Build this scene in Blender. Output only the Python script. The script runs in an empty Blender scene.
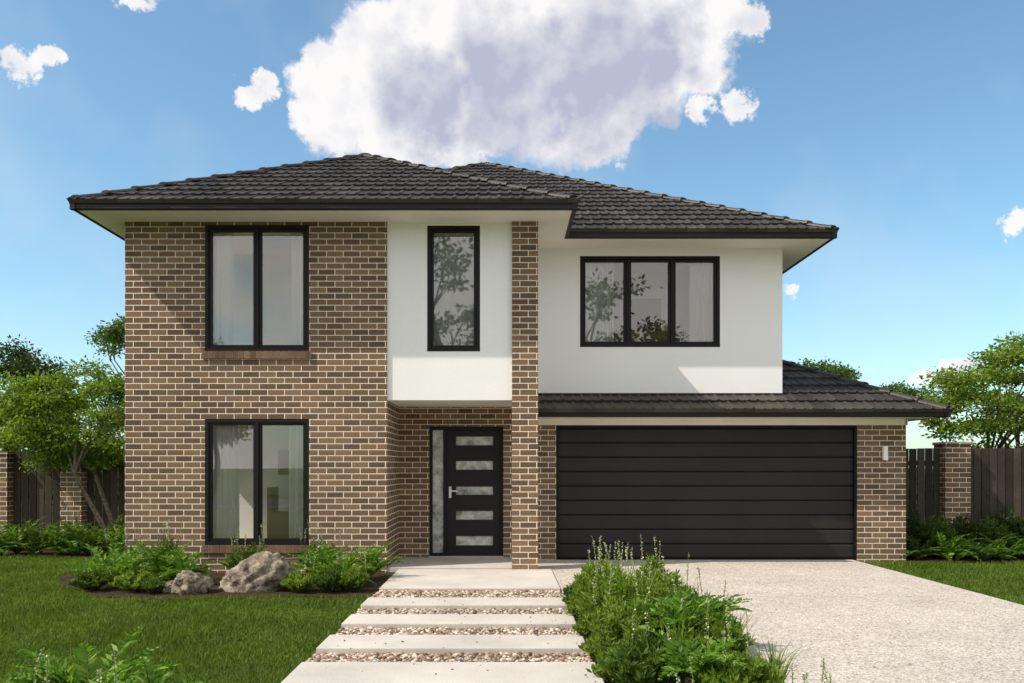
import bpy, bmesh, math, random
import numpy as np
from mathutils import Vector, Matrix
from mathutils import noise as mn
random.seed(7); rng=np.random.default_rng(7)
scene=bpy.context.scene
col=scene.collection

# ------------------------------------------------------------ materials
def new_mat(name):
    m=bpy.data.materials.new(name); m.use_nodes=True
    nt=m.node_tree; b=nt.nodes.get('Principled BSDF')
    return m,nt,b
def N(nt,t,**k):
    n=nt.nodes.new(t)
    for a,v in k.items(): setattr(n,a,v)
    return n
def L(nt,a,b): nt.links.new(a,b)
def ramp(nt,src,stops):
    r=N(nt,'ShaderNodeValToRGB')
    while len(r.color_ramp.elements)<len(stops): r.color_ramp.elements.new(0.5)
    for e,(p,c) in zip(r.color_ramp.elements,stops):
        e.position=p; e.color=(c[0],c[1],c[2],1)
    L(nt,src,r.inputs[0]); return r.outputs[0]
def noise(nt,vec,scale,detail=4,rough=.55):
    n=N(nt,'ShaderNodeTexNoise'); n.inputs['Scale'].default_value=scale
    n.inputs['Detail'].default_value=detail; n.inputs['Roughness'].default_value=rough
    if vec is not None: L(nt,vec,n.inputs['Vector'])
    return n
def bump(nt,b,h,strength=.3,dist=.01):
    n=N(nt,'ShaderNodeBump'); n.inputs['Strength'].default_value=strength; n.inputs['Distance'].default_value=dist
    L(nt,h,n.inputs['Height']); L(nt,n.outputs[0],b.inputs['Normal'])
def mixc(nt,f,a,b,mode='MIX'):
    n=N(nt,'ShaderNodeMix',data_type='RGBA',blend_type=mode)
    for s,v in ((0,f),(6,a),(7,b)):
        if isinstance(v,(int,float)): n.inputs[s].default_value=v
        elif isinstance(v,tuple): n.inputs[s].default_value=(v[0],v[1],v[2],1)
        else: L(nt,v,n.inputs[s])
    return n.outputs[2]
def math_(nt,op,a,b=0.0,c=None,clamp=False):
    n=N(nt,'ShaderNodeMath',operation=op); n.use_clamp=clamp
    for i,v in enumerate((a,b) if c is None else (a,b,c)):
        if isinstance(v,(int,float)): n.inputs[i].default_value=v
        else: L(nt,v,n.inputs[i])
    return n.outputs[0]

def speckle_mat(name,c1,c2,scale,rough=.8,bs=.2,bd=.004,big=.7,bigamt=.15,spec=.3):
    m,nt,b=new_mat(name); tc=N(nt,'ShaderNodeTexCoord').outputs['Object']
    n1=noise(nt,tc,scale,4,.7); c=ramp(nt,n1.outputs[0],[(.35,c1),(.65,c2)])
    n2=noise(nt,tc,big,4,.6); g=ramp(nt,n2.outputs[0],[(.3,(1-bigamt,)*3),(.7,(1+bigamt*.4,)*3)])
    c=mixc(nt,1.0,c,g,'MULTIPLY'); L(nt,c,b.inputs['Base Color'])
    b.inputs['Roughness'].default_value=rough; b.inputs['Specular IOR Level'].default_value=spec
    bump(nt,b,n1.outputs[0],bs,bd); return m

def brick_mat(name):
    m,nt,b=new_mat(name); uv=N(nt,'ShaderNodeUVMap').outputs[0]
    br=N(nt,'ShaderNodeTexBrick'); L(nt,uv,br.inputs['Vector'])
    br.offset=.5; br.inputs['Scale'].default_value=1
    br.inputs['Brick Width'].default_value=.24; br.inputs['Row Height'].default_value=.086
    br.inputs['Mortar Size'].default_value=.0065; br.inputs['Mortar Smooth'].default_value=.25
    br.inputs['Bias'].default_value=-.05
    br.inputs['Color1'].default_value=(.240,.153,.093,1); br.inputs['Color2'].default_value=(.112,.073,.051,1)
    br.inputs['Mortar'].default_value=(.80,.71,.58,1)
    nz=noise(nt,uv,45,4,.7); g=ramp(nt,nz.outputs[0],[(.3,(.72,)*3),(.7,(1.22,)*3)])
    n2=noise(nt,uv,.8,4,.6); g2=ramp(nt,n2.outputs[0],[(.3,(.88,)*3),(.7,(1.07,)*3)])
    c=mixc(nt,1.0,br.outputs['Color'],g,'MULTIPLY'); c=mixc(nt,1.0,c,g2,'MULTIPLY')
    L(nt,c,b.inputs['Base Color']); b.inputs['Roughness'].default_value=.85
    b.inputs['Specular IOR Level'].default_value=.15
    h=math_(nt,'MULTIPLY_ADD',br.outputs['Fac'],-1.0,math_(nt,'MULTIPLY',nz.outputs[0],.35))
    bump(nt,b,h,.6,.006); return m

def plain(name,c,rough=.5,spec=.5,metal=0,var=.08,vs=3,bs=0.05):
    m,nt,b=new_mat(name); tc=N(nt,'ShaderNodeTexCoord').outputs['Object']
    n=noise(nt,tc,vs,3,.6)
    L(nt,ramp(nt,n.outputs[0],[(.3,tuple(x*(1-var) for x in c)),(.7,tuple(x*(1+var) for x in c))]),b.inputs['Base Color'])
    b.inputs['Roughness'].default_value=rough; b.inputs['Specular IOR Level'].default_value=spec
    b.inputs['Metallic'].default_value=metal
    if bs: 
        n2=noise(nt,tc,120,2,.6); bump(nt,b,n2.outputs[0],bs,.003)
    return m

def island_mat(name,stops,rough=.6,spec=.3,transl=0,tcol=None,grain=60,bs=.2,gl=.8,gh=1.15):
    m,nt,b=new_mat(name)
    geo=N(nt,'ShaderNodeNewGeometry'); tc=N(nt,'ShaderNodeTexCoord').outputs['Object']
    c=ramp(nt,geo.outputs['Random Per Island'],stops)
    if bs:
        n=noise(nt,tc,grain,3,.6); g=ramp(nt,n.outputs[0],[(.3,(gl,)*3),(.7,(gh,)*3)])
        c=mixc(nt,1.0,c,g,'MULTIPLY')
    n2=noise(nt,tc,1.3,2,.6); g2=ramp(nt,n2.outputs[0],[(.3,(.78,)*3),(.7,(1.18,)*3)])
    c=mixc(nt,1.0,c,g2,'MULTIPLY')
    L(nt,c,b.inputs['Base Color']); b.inputs['Roughness'].default_value=rough
    b.inputs['Specular IOR Level'].default_value=spec
    if bs: bump(nt,b,n.outputs[0],bs,.004)
    if transl:
        t=N(nt,'ShaderNodeBsdfTranslucent')
        if tcol: L(nt,mixc(nt,1.0,c,tcol,'MULTIPLY'),t.inputs[0])
        else: L(nt,c,t.inputs[0])
        mx=N(nt,'ShaderNodeMixShader'); mx.inputs[0].default_value=transl
        out=nt.nodes['Material Output']
        L(nt,b.outputs[0],mx.inputs[1]); L(nt,t.outputs[0],mx.inputs[2]); L(nt,mx.outputs[0],out.inputs[0])
    return m

M_brick=brick_mat('brown_brick')
M_render=speckle_mat('white_render',(.81,.80,.795),(.87,.865,.86),60,.9,.15,.003,.6,.05,.1)
M_soffit=plain('cream_soffit_paint',(.86,.81,.72),.7,.2,0,.03)
M_black=plain('black_powdercoat',(.0065,.006,.006),.5,.25,0,.1)
M_gutter=plain('dark_gutter',(.013,.011,.010),.5,.25,0,.1)
M_gdoor=plain('charcoal_garage_steel',(.019,.017,.0175),.55,.3,0,.15,1.5)
M_metal=plain('brushed_metal',(.6,.6,.6),.3,.5,1,.05)
M_int=plain('interior_plaster',(.86,.84,.80),.8,.2,0,.03)
M_intdark=plain('painted_doorway_shade',(.22,.18,.15),.7,.2,0,.1)
M_floor=plain('interior_carpet',(.72,.67,.60),.8,.2,0,.1)
M_furn=plain('interior_furniture',(.30,.21,.14),.5,.3,0,.1)
M_lampw=plain('white_lamp_cover',(.85,.84,.82),.4,.5,0,.01)
M_tile=island_mat('charcoal_roof_tile',[(0,(.032,.026,.021)),(.5,(.047,.039,.032)),(1,(.065,.055,.045))],.5,.3,0,None,30,.12,.9,1.08)
M_conc=speckle_mat('smooth_concrete',(.48,.44,.395),(.58,.54,.495),70,.85,.15,.002,1.2,.18,.15)
M_bed=speckle_mat('dark_mulch',(.028,.019,.012),(.10,.068,.042),55,.95,.9,.03,2,.3,.1)
M_soil=speckle_mat('gravel_bed_base',(.12,.09,.07),(.35,.28,.22),60,.95,.8,.02,2,.2,.1)
M_asph=speckle_mat('asphalt',(.04,.04,.042),(.065,.065,.066),120,.9,.5,.004,.5,.2)
M_ground=speckle_mat('grass_ground',(.055,.092,.016),(.10,.150,.032),14,.95,.7,.03,.35,.3,.1)
M_turf=speckle_mat('turf_soil',(.036,.062,.010),(.062,.106,.019),40,.95,.7,.02,1.5,.25,.1)
M_wood=island_mat('dark_fence_timber',[(0,(.028,.022,.018)),(1,(.075,.059,.047))],.85,.15,0,None,25,.4)
M_bark=speckle_mat('bark',(.07,.05,.035),(.20,.16,.12),25,.95,.8,.01,3,.2)
M_leafL=island_mat('light_green_leaf',[(0,(.080,.150,.018)),(.5,(.145,.235,.030)),(1,(.27,.36,.065))],.55,.2,.45,(1.4,1.4,.5),20,0)
M_leafD=island_mat('dark_green_leaf',[(0,(.020,.040,.008)),(.6,(.040,.070,.013)),(1,(.070,.105,.022))],.55,.2,.3,(1.2,1.3,.6),20,0)
M_leafM=island_mat('mid_green_leaf',[(0,(.040,.086,.013)),(.6,(.078,.142,.021)),(1,(.135,.21,.040))],.55,.2,.4,(1.3,1.3,.55),20,0)
M_fern=island_mat('fern_leaf',[(0,(.055,.14,.012)),(.5,(.11,.235,.02)),(1,(.21,.34,.045))],.5,.25,.4,(1.4,1.35,.5),20,0)
M_grass=island_mat('grass_blade',[(0,(.060,.105,.012)),(.6,(.104,.172,.021)),(1,(.175,.245,.044))],.6,.15,.38,(1.25,1.3,.5),10,0)
M_flower=island_mat('pale_flower',[(0,(.30,.38,.14)),(.5,(.52,.52,.32)),(1,(.66,.62,.46))],.7,.2,.3,None,20,0)
M_pebble=island_mat('river_pebble',[(0,(.10,.065,.045)),(.3,(.24,.15,.10)),(.6,(.38,.28,.20)),(.85,(.55,.46,.36)),(1,(.72,.66,.58))],.6,.3,0,None,80,.2)
def rock_mat():
    m,nt,b=new_mat('sandstone_boulder'); tc=N(nt,'ShaderNodeTexCoord').outputs['Object']
    n=noise(nt,tc,6,9,.68); v=noise(nt,tc,28,6,.7)
    c=ramp(nt,n.outputs[0],[(.30,(.05,.04,.03)),(.45,(.23,.185,.14)),(.58,(.44,.37,.29)),(.75,(.57,.50,.41))])
    g=ramp(nt,v.outputs[0],[(.3,(.5,)*3),(.65,(1.15,)*3)])
    L(nt,mixc(nt,1.0,c,g,'MULTIPLY'),b.inputs['Base Color']); b.inputs['Roughness'].default_value=.95
    b.inputs['Specular IOR Level'].default_value=.1
    bump(nt,b,math_(nt,'ADD',n.outputs[0],math_(nt,'MULTIPLY',v.outputs[0],.4)),1.0,.06); return m
M_rock=rock_mat()
def aggregate():
    m,nt,b=new_mat('exposed_aggregate'); tc=N(nt,'ShaderNodeTexCoord').outputs['Object']
    v=N(nt,'ShaderNodeTexVoronoi'); v.inputs['Scale'].default_value=75; L(nt,tc,v.inputs['Vector'])
    sep=N(nt,'ShaderNodeSeparateColor'); L(nt,v.outputs['Color'],sep.inputs[0])
    c=ramp(nt,sep.outputs[0],[(0,(.22,.18,.145)),(.2,(.41,.36,.31)),(.5,(.52,.47,.415)),(1,(.68,.64,.58))])
    n=noise(nt,tc,.9,5,.6); g=ramp(nt,n.outputs[0],[(.3,(.84,.83,.82)),(.7,(1.06,1.05,1.04))])
    n3=noise(nt,tc,9,4,.7); g3=ramp(nt,n3.outputs[0],[(.3,(.88,)*3),(.7,(1.06,)*3)])
    c=mixc(nt,1.0,c,g,'MULTIPLY'); c=mixc(nt,1.0,c,g3,'MULTIPLY'); L(nt,c,b.inputs['Base Color'])
    b.inputs['Roughness'].default_value=.85; b.inputs['Specular IOR Level'].default_value=.15
    bump(nt,b,v.outputs['Distance'],.35,.006); return m
M_agg=aggregate()
def glass_mat():
    m=bpy.data.materials.new('window_glass'); m.use_nodes=True; nt=m.node_tree; nt.nodes.clear()
    o=N(nt,'ShaderNodeOutputMaterial'); t=N(nt,'ShaderNodeBsdfTransparent'); t.inputs[0].default_value=(.98,.99,.99,1)
    g=N(nt,'ShaderNodeBsdfGlossy'); g.inputs['Roughness'].default_value=.01; g.inputs[0].default_value=(1,1,1,1)
    f=N(nt,'ShaderNodeFresnel'); f.inputs[0].default_value=2.25
    mx=N(nt,'ShaderNodeMixShader'); L(nt,f.outputs[0],mx.inputs[0]); L(nt,t.outputs[0],mx.inputs[1]); L(nt,g.outputs[0],mx.inputs[2])
    L(nt,mx.outputs[0],o.inputs[0]); return m
M_glass=glass_mat()
def frosted():
    m,nt,b=new_mat('frosted_glass'); b.inputs['Roughness'].default_value=.22
    tc=N(nt,'ShaderNodeTexCoord').outputs['Object']; n=noise(nt,tc,5,5,.65)
    L(nt,ramp(nt,n.outputs[0],[(.35,(.16,.19,.15)),(.5,(.42,.45,.42)),(.7,(.72,.74,.72))]),b.inputs['Base Color']); return m
M_frost=frosted()
def curtain_mat():
    m=bpy.data.materials.new('sheer_curtain'); m.use_nodes=True; nt=m.node_tree; nt.nodes.clear()
    o=N(nt,'ShaderNodeOutputMaterial'); d=N(nt,'ShaderNodeBsdfDiffuse'); d.inputs[0].default_value=(.95,.94,.92,1)
    t=N(nt,'ShaderNodeBsdfTranslucent'); t.inputs[0].default_value=(.95,.94,.92,1)
    mx=N(nt,'ShaderNodeMixShader'); mx.inputs[0].default_value=.22
    L(nt,d.outputs[0],mx.inputs[1]); L(nt,t.outputs[0],mx.inputs[2]); L(nt,mx.outputs[0],o.inputs[0]); return m
M_curt=curtain_mat()

# ------------------------------------------------------------ mesh helpers
def empty(name,loc=(0,0,0)):
    e=bpy.data.objects.new(name,None); e.location=loc; col.objects.link(e); return e
def link(name,me,mats,parent=None,smooth=False):
    for m in (mats if isinstance(mats,(list,tuple)) else [mats]): me.materials.append(m)
    ob=bpy.data.objects.new(name,me); col.objects.link(ob)
    if parent: ob.parent=parent
    if smooth: me.polygons.foreach_set('use_smooth',[True]*len(me.polygons))
    return ob
def box_uv(bm):
    uvl=bm.loops.layers.uv.verify()
    for f in bm.faces:
        n=f.normal; a=max(range(3),key=lambda i:abs(n[i]))
        for l in f.loops:
            c=l.vert.co
            l[uvl].uv=((c.y+.07,c.z),(c.x,c.z),(c.x,c.y))[a]
def boxes(name,bl,mat,parent=None,bevel=0):
    """list of (x0,x1,y0,y1,z0,z1)"""
    bm=bmesh.new()
    for (x0,x1,y0,y1,z0,z1) in bl:
        r=bmesh.ops.create_cube(bm,size=1)
        for v in r['verts']:
            v.co=Vector(((x0+x1)/2+v.co.x*(x1-x0),(y0+y1)/2+v.co.y*(y1-y0),(z0+z1)/2+v.co.z*(z1-z0)))
    if bevel: bmesh.ops.bevel(bm,geom=bm.edges[:],offset=bevel,segments=2,affect='EDGES',profile=.7)
    bm.normal_update(); box_uv(bm)
    me=bpy.data.meshes.new(name); bm.to_mesh(me); bm.free()
    return link(name,me,mat,parent)
def bulk(name,V,F,mats,parent=None,midx=None,smooth=False):
    V=np.asarray(V,dtype=np.float32); me=bpy.data.meshes.new(name)
    if isinstance(F,np.ndarray): F=[F]
    me.vertices.add(len(V)); me.vertices.foreach_set('co',V.ravel())
    tot=sum(len(f) for f in F); lt=np.concatenate([np.full(len(f),f.shape[1]) for f in F])
    loops=np.concatenate([f.ravel() for f in F]); ls=np.concatenate([[0],np.cumsum(lt)[:-1]])
    me.loops.add(len(loops)); me.loops.foreach_set('vertex_index',loops.astype(np.int32))
    me.polygons.add(tot); me.polygons.foreach_set('loop_start',ls.astype(np.int32)); me.polygons.foreach_set('loop_total',lt.astype(np.int32))
    if midx is not None: me.polygons.foreach_set('material_index',np.asarray(midx,dtype=np.int32))
    me.update(calc_edges=True); me.validate()
    return link(name,me,mats,parent,smooth)
def poly_sheet(name,pts,z,mat,parent=None):
    bm=bmesh.new(); vs=[bm.verts.new((x,y,z)) for x,y in pts]; f=bm.faces.new(vs)
    bm.normal_update()
    if f.normal.z<0: f.normal_flip()
    box_uv(bm); me=bpy.data.meshes.new(name); bm.to_mesh(me); bm.free(); return link(name,me,mat,parent)

def wall_with_openings(x0,x1,z0,z1,y0,y1,ops,swap=False):
    out=[]; xs=sorted(set([x0,x1]+[o[0] for o in ops]+[o[1] for o in ops]))
    for a,b in zip(xs[:-1],xs[1:]):
        col_ops=sorted([(o[2],o[3]) for o in ops if o[0]<=a+1e-6 and o[1]>=b-1e-6])
        z=z0
        for (c,d) in col_ops:
            if c>z: out.append((a,b,y0,y1,z,c))
            z=d
        if z<z1: out.append((a,b,y0,y1,z,z1))
    if swap: out=[(c,d,a,b,e,f) for a,b,c,d,e,f in out]
    return out

# ------------------------------------------------------------ HOUSE
house=empty('two_storey_brick_house',(0,12.14,0))
def H(ob):
    ob.parent=house; ob.matrix_parent_inverse=Matrix.Translation((0,-12.14,0)); return ob
SOF=4.973
YA=12.14; YG=13.54; YW=13.60
wl_up=(-4.257,-2.771,3.13,4.93); wl_lo=(-4.257,-2.771,.36,2.16)
side=[(12.65,14.25,3.13,4.93),(12.65,14.25,.25,2.30)]  # unseen left-wall windows, added so sun brightens the front rooms
bl=wall_with_openings(-5.40,-1.657,-.1,SOF,YA,YA+.22,[wl_lo,wl_up])
bl+=wall_with_openings(YA+.22,23.2,-.1,SOF,-5.40,-5.18,side,True)    # left side
bl+=[(-1.877,-1.657,YA+.22,YG,-.1,2.50)]                       # porch side
bl+=wall_with_openings(-1.877,.844,-.1,2.50,YG,YG+.22,[(-1.175,.005,.05,2.12)])   # porch back
bl+=[(.129,.50,YA-.03,YA+.34,-.1,SOF)]                         # pillar
bl+=[(.844,5.645,YG+.02,YG+.22,2.14,2.50)]
bl+=[(5.645,6.42,YG,YG+.22,-.1,2.262),(6.20,6.42,YG+.22,19.6,-.1,2.262)]
bl+=[(-5.18,4.2,22.98,23.2,-.1,SOF)]
H(boxes('brick_walls',bl,M_brick))
H(boxes('garage_rear_wall',[(.85,6.20,19.38,19.6,-.1,2.262)],M_brick))
wn=(-1.086,-.329,3.13,4.93); wr=(1.232,3.472,3.393,4.849)
wb=wall_with_openings(-1.657,.129,2.43,SOF,YA+.03,YA+.22,[wn])
wb+=[(.30,.495,YA+.34,YW,2.43,SOF)]
wb+=wall_with_openings(.495,4.47,2.50,SOF,YW,YW+.2,[wr])
wb+=wall_with_openings(YW+.2,22.98,2.3,SOF,4.27,4.47,[(14.0,15.2,3.3,4.85)],True)
H(boxes('white_rendered_walls',wb,M_render))
H(boxes('porch_ceiling',[(-1.655,.30,YA+.22,YG,2.43,2.47),(.30,.495,YA+.34,YG,2.40,2.43)],M_soffit))
M_sillb=island_mat('sill_brick',[(0,(.11,.065,.043)),(1,(.22,.13,.078))],.85,.2,0,None,50,.4)
M_mort=plain('mortar',(.52,.45,.36),.9,.2)
def sill(name,x0,x1,z):
    bl=[]; n=int(round((x1-x0)/.086)); w=(x1-x0)/n
    for i in range(n): bl.append((x0+i*w+.004,x0+(i+1)*w-.004,YA-.035,YA+.05,z-.115,z-.005))
    H(boxes(name,bl,M_sillb,bevel=.003)); H(boxes(name+'_mortar',[(x0,x1,YA-.028,YA+.045,z-.11,z-.012)],M_mort))
sill('upper_window_sill',-4.29,-2.74,3.13); sill('lower_window_sill',-4.29,-2.74,.36)
XL=-5.83; XR=5.05; XM=.97; Y1=11.55; Y2=12.99; YB=23.79
H(boxes('eave_soffit',[(XL+.03,XM-.03,Y1+.03,Y2+.03,SOF,SOF+.03),(XL+.03,XR-.03,Y2+.03,YB-.03,SOF,SOF+.03)],M_soffit))
def gutter(name,segs,z0,h=.125,d=.11):
    bm=bmesh.new()
    prof=[(0,0),(d*.72,0),(d*.80,h*.10),(d*.80,h*.55),(d,h*.72),(d,h),(d-.012,h),(d-.012,h*.8),(0,h*.8)]
    for (x0,y0,x1,y1,nx,ny) in segs:
        A=[bm.verts.new((x0+nx*p,y0+ny*p,z0+q)) for p,q in prof]
        B=[bm.verts.new((x1+nx*p,y1+ny*p,z0+q)) for p,q in prof]
        for i in range(len(prof)):
            j=(i+1)%len(prof); bm.faces.new((A[i],A[j],B[j],B[i]))
        bm.faces.new(A); bm.faces.new(B[::-1])
    bmesh.ops.recalc_face_normals(bm,faces=bm.faces[:]); me=bpy.data.meshes.new(name); bm.to_mesh(me); bm.free()
    return H(link(name,me,M_gutter))
gd=.075; gi=.03
gutter('upper_gutter',[(XL+gi-gd,Y1+gi,XM-gi+gd,Y1+gi,0,-1),(XL+gi,Y1+gi-gd+.001,XL+gi,YB,-1,0),(XM-gi,Y1+gi-gd+.001,XM-gi,Y2-.05,1,0),
       (XM-gi,Y2+gi,XR-gi+gd,Y2+gi,0,-1),(XR-gi,Y2+gi-gd+.001,XR-gi,YB,1,0)],SOF-.006,.115,gd)
H(boxes('garage_soffit',[(.50,6.80,13.14,YG,2.25,2.275),(6.42,6.80,YG,20,2.25,2.275)],M_soffit))
gutter('garage_gutter',[(.50,13.14,6.88,13.14,0,-1),(6.80,13.061,6.80,20,1,0)],2.243,.115,.08)
H(boxes('garage_head_trim',[(.50,6.42,YG-.02,YG+.018,2.14,2.248),(6.402,6.44,YG-.02,19.6,2.14,2.248)],M_soffit))

P=.54
def tile_face(bm,poly,e0,e1,z0,pitch,over=.05):
    e0=Vector((e0[0],e0[1],0)); e1=Vector((e1[0],e1[1],0)); u=(e1-e0).normalized()
    c=Vector((sum(p[0] for p in poly)/len(poly),sum(p[1] for p in poly)/len(poly),0))
    h=Vector((-u.y,u.x,0))
    if (c-e0).dot(h)<0: h=-h
    ang=math.atan(pitch); vdir=(h*math.cos(ang)+Vector((0,0,math.sin(ang)))); nrm=(-h*math.sin(ang)+Vector((0,0,math.cos(ang))))
    us=[(Vector((p[0],p[1],0))-e0).dot(u) for p in poly]; vs=[(Vector((p[0],p[1],0))-e0).dot(h)/math.cos(ang) for p in poly]
    umin,umax=min(us)-.4,max(us)+.4; vmax=max(vs)+.1
    g=.345; w=.305
    prof=[(0,.004),(.022,.004),(.03,.0),(.12,.0),(.14,.010),(.165,.010),(.185,.0),(.255,.0),(.27,.014),(.30,.018),(.312,.008)]
    O=e0+Vector((0,0,z0)); tmp=bmesh.new()
    r=0; v=-over
    while v<vmax:
        i=math.floor(umin/w); off=.5*w*(r%2)
        while i*w<umax:
            jz=random.uniform(-.003,.004); jr=random.uniform(-.005,.005); 
            rows=[]
            for (vv,nn) in ((v+jr,-.012),(v+jr,.046+jz),(v+jr+.012,.051+jz),(v+g+.01,.016)):
                rows.append([tmp.verts.new(O+u*(i*w+off+a)+vdir*vv+nrm*(nn+(b if nn>0 else 0))) for a,b in prof])
            for k in range(3):
                for j in range(len(prof)-1):
                    tmp.faces.new((rows[k][j],rows[k][j+1],rows[k+1][j+1],rows[k+1][j]))
            i+=1
        v+=g; r+=1
    n=len(poly)
    for a in range(n):
        p=Vector((*poly[a],0)); q=Vector((*poly[(a+1)%n],0)); d=(q-p).normalized()
        if abs((p-e0).dot(h))<1e-4 and abs((q-e0).dot(h))<1e-4: continue
        on=Vector((d.y,-d.x,0))
        if (c-p).dot(on)>0: on=-on
        bmesh.ops.bisect_plane(tmp,geom=tmp.verts[:]+tmp.edges[:]+tmp.faces[:],plane_co=p,plane_no=on,clear_outer=True)
    for f in tmp.faces:
        f.normal_update()
        if f.normal.dot(nrm)<-.01: f.normal_flip()
    me=bpy.data.meshes.new('t'); tmp.to_mesh(me); tmp.free(); bm.from_mesh(me); bpy.data.meshes.remove(me)
E=5.085
hf=(XM-XL)/2; pk=(XL+hf,Y1+hf); vl=(XL+hf,Y2+hf)
hm=(YB-Y2)/2; ra=(XL+hm,Y2+hm); rb=(XR-hm,Y2+hm)
if ra[0]>rb[0]: mx_=(ra[0]+rb[0])/2; ra=(mx_-.02,ra[1]); rb=(mx_+.02,rb[1])
faces=[([(XL,Y1),(XM,Y1),pk],(XL,Y1),(XM,Y1)),
 ([(XM,Y1),(XM,Y2),vl,pk],(XM,Y1),(XM,Y2)),
 ([(XM,Y2),(XR,Y2),rb,ra,vl],(XM,Y2),(XR,Y2)),
 ([(XR,Y2),(XR,YB),rb],(XR,Y2),(XR,YB)),
 ([(XL,Y1),pk,vl,(XL,vl[1])],(XL,Y1),(XL,vl[1])),
 ([(XL,vl[1]),vl,ra,(XL,YB)],(XL,vl[1]),(XL,YB)),
 ([(XL,YB),ra,rb,(XR,YB)],(XL,YB),(XR,YB))]
bm=bmesh.new()
for p,a,b in faces: tile_face(bm,p,a,b,E,P)
me=bpy.data.meshes.new('upper_roof_tiles'); bm.to_mesh(me); bm.free(); H(link('upper_roof_tiles',me,M_tile))
PG=.50; EG=2.345
gf=[([(.50,13.09),(4.47,13.09),(4.47,13.6),(.50,13.6)],(.50,13.09),(4.47,13.09)),
 ([(4.47,13.09),(6.85,13.09),(4.47,15.47)],(4.47,13.09),(6.85,13.09)),
 ([(6.85,13.09),(6.85,20),(4.47,17.62),(4.47,15.47)],(6.85,13.09),(6.85,20)),
 ([(6.85,20),(4.47,20),(4.47,17.62)],(6.85,20),(4.47,20))]
bm=bmesh.new()
for p,a,b in gf: tile_face(bm,p,a,b,EG,PG)
me=bpy.data.meshes.new('garage_roof_tiles'); bm.to_mesh(me); bm.free(); H(link('garage_roof_tiles',me,M_tile))
def underlay(name,fl,z0,pitch):
    bm=bmesh.new()
    for p,a,b in fl:
        e0=Vector((a[0],a[1])); u=(Vector(b)-e0).normalized(); h=Vector((-u.y,u.x)); c=Vector((sum(q[0] for q in p)/len(p),sum(q[1] for q in p)/len(p)))
        if (c-e0).dot(h)<0: h=-h
        bm.faces.new([bm.verts.new((q[0],q[1],z0-.02+pitch*(Vector(q)-e0).dot(h))) for q in p])
    me=bpy.data.meshes.new(name); bm.to_mesh(me); bm.free(); H(link(name,me,M_gutter))
underlay('roof_underlay',faces,E,P); underlay('garage_roof_underlay',gf,EG,PG)
def caps(name,lines):
    bm=bmesh.new()
    for a,b in lines:
        a=Vector(a); b=Vector(b); d=(b-a); Ln=d.length; d.normalize()
        side_=d.cross(Vector((0,0,1))).normalized(); up=side_.cross(d).normalized(); n=max(1,int(Ln/.40)); s=Ln/n
        for i in range(n):
            rings=[]
            for (t,rr,lift) in ((0,.085,.034),(0,.108,.040),(.04,.108,.040),(.045,.100,.036),(s*1.06,.092,.020)):
                ring=[]
                for k in range(9):
                    th=math.pi*(k/8); hh=math.sin(th)**.8
                    ring.append(bm.verts.new(a+d*(i*s+t)+side_*math.cos(th)*rr*1.15+up*(hh*rr*.55+lift-.02)))
                rings.append(ring)
            for q in range(4):
                for k in range(8): bm.faces.new((rings[q][k],rings[q][k+1],rings[q+1][k+1],rings[q+1][k]))
    bmesh.ops.recalc_face_normals(bm,faces=bm.faces[:]); me=bpy.data.meshes.new(name); bm.to_mesh(me); bm.free(); H(link(name,me,M_tile))
v3=lambda p,t:(p[0],p[1],E+P*t)
caps('ridge_capping',[((XL,Y1,E),v3(pk,hf)),((XM,Y1,E),v3(pk,hf)),(v3(pk,hf),v3(vl,hf)),(v3(vl,hf),v3(ra,hm)),
  ((XR,Y2,E),v3(rb,hm)),((XL,YB,E),v3(ra,hm)),((XR,YB,E),v3(rb,hm))])
caps('garage_ridge_capping',[((6.85,13.09,EG),(4.47,15.47,EG+PG*2.38)),((6.85,20,EG),(4.47,17.62,EG+PG*2.38))])
H(boxes('wall_flashing',[(.50,4.475,YW-.012,YW-.002,2.55,2.655)],M_gutter))

# ---- windows
def window(name,x0,x1,z0,z1,yf,n):
    e=H(empty(name,(0,0,0))); fr=[]
    y0=yf+.005;y1=yf+.10;t=.05
    fr+=[(x0,x1,y0,y1,z1-t,z1),(x0,x1,y0-.012,y1,z0,z0+t),(x0,x0+t,y0,y1,z0+t,z1-t),(x1-t,x1,y0,y1,z0+t,z1-t)]
    w=(x1-x0-2*t)/n; gl=[]
    for i in range(n):
        a=x0+t+i*w; b=a+w; s=.040; k=.004
        if i>0: fr.append((a-.020,a+.020,y0,y1,z0+t,z1-t)); a+=.020
        if i<n-1: b-=.020
        ya=y0+.018; yb=y1-.02; za=z0+t; zb=z1-t
        fr+=[(a+k,b-k,ya,yb,zb-s,zb-k),(a+k,b-k,ya,yb,za+k,za+s),(a+k,a+s,ya,yb,za+s,zb-s),(b-s,b-k,ya,yb,za+s,zb-s)]
        gl.append((a+s,b-s,(ya+yb)/2,(za+s),(zb-s)))
    o=boxes('frame',fr,M_black,bevel=.0025); o.parent=e
    V=[];F=[]
    for (a,b,y,c,d) in gl:
        k=len(V); tl=random.uniform(-.004,.004); tz=random.uniform(-.004,.004)
        V+=[(a,y+tl,c),(b,y-tl,c),(b,y-tl+tz,d),(a,y+tl+tz,d)]; F.append((k,k+1,k+2,k+3))
    o=bulk('glass',V,np.array(F),M_glass); o.parent=e
    return e
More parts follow.
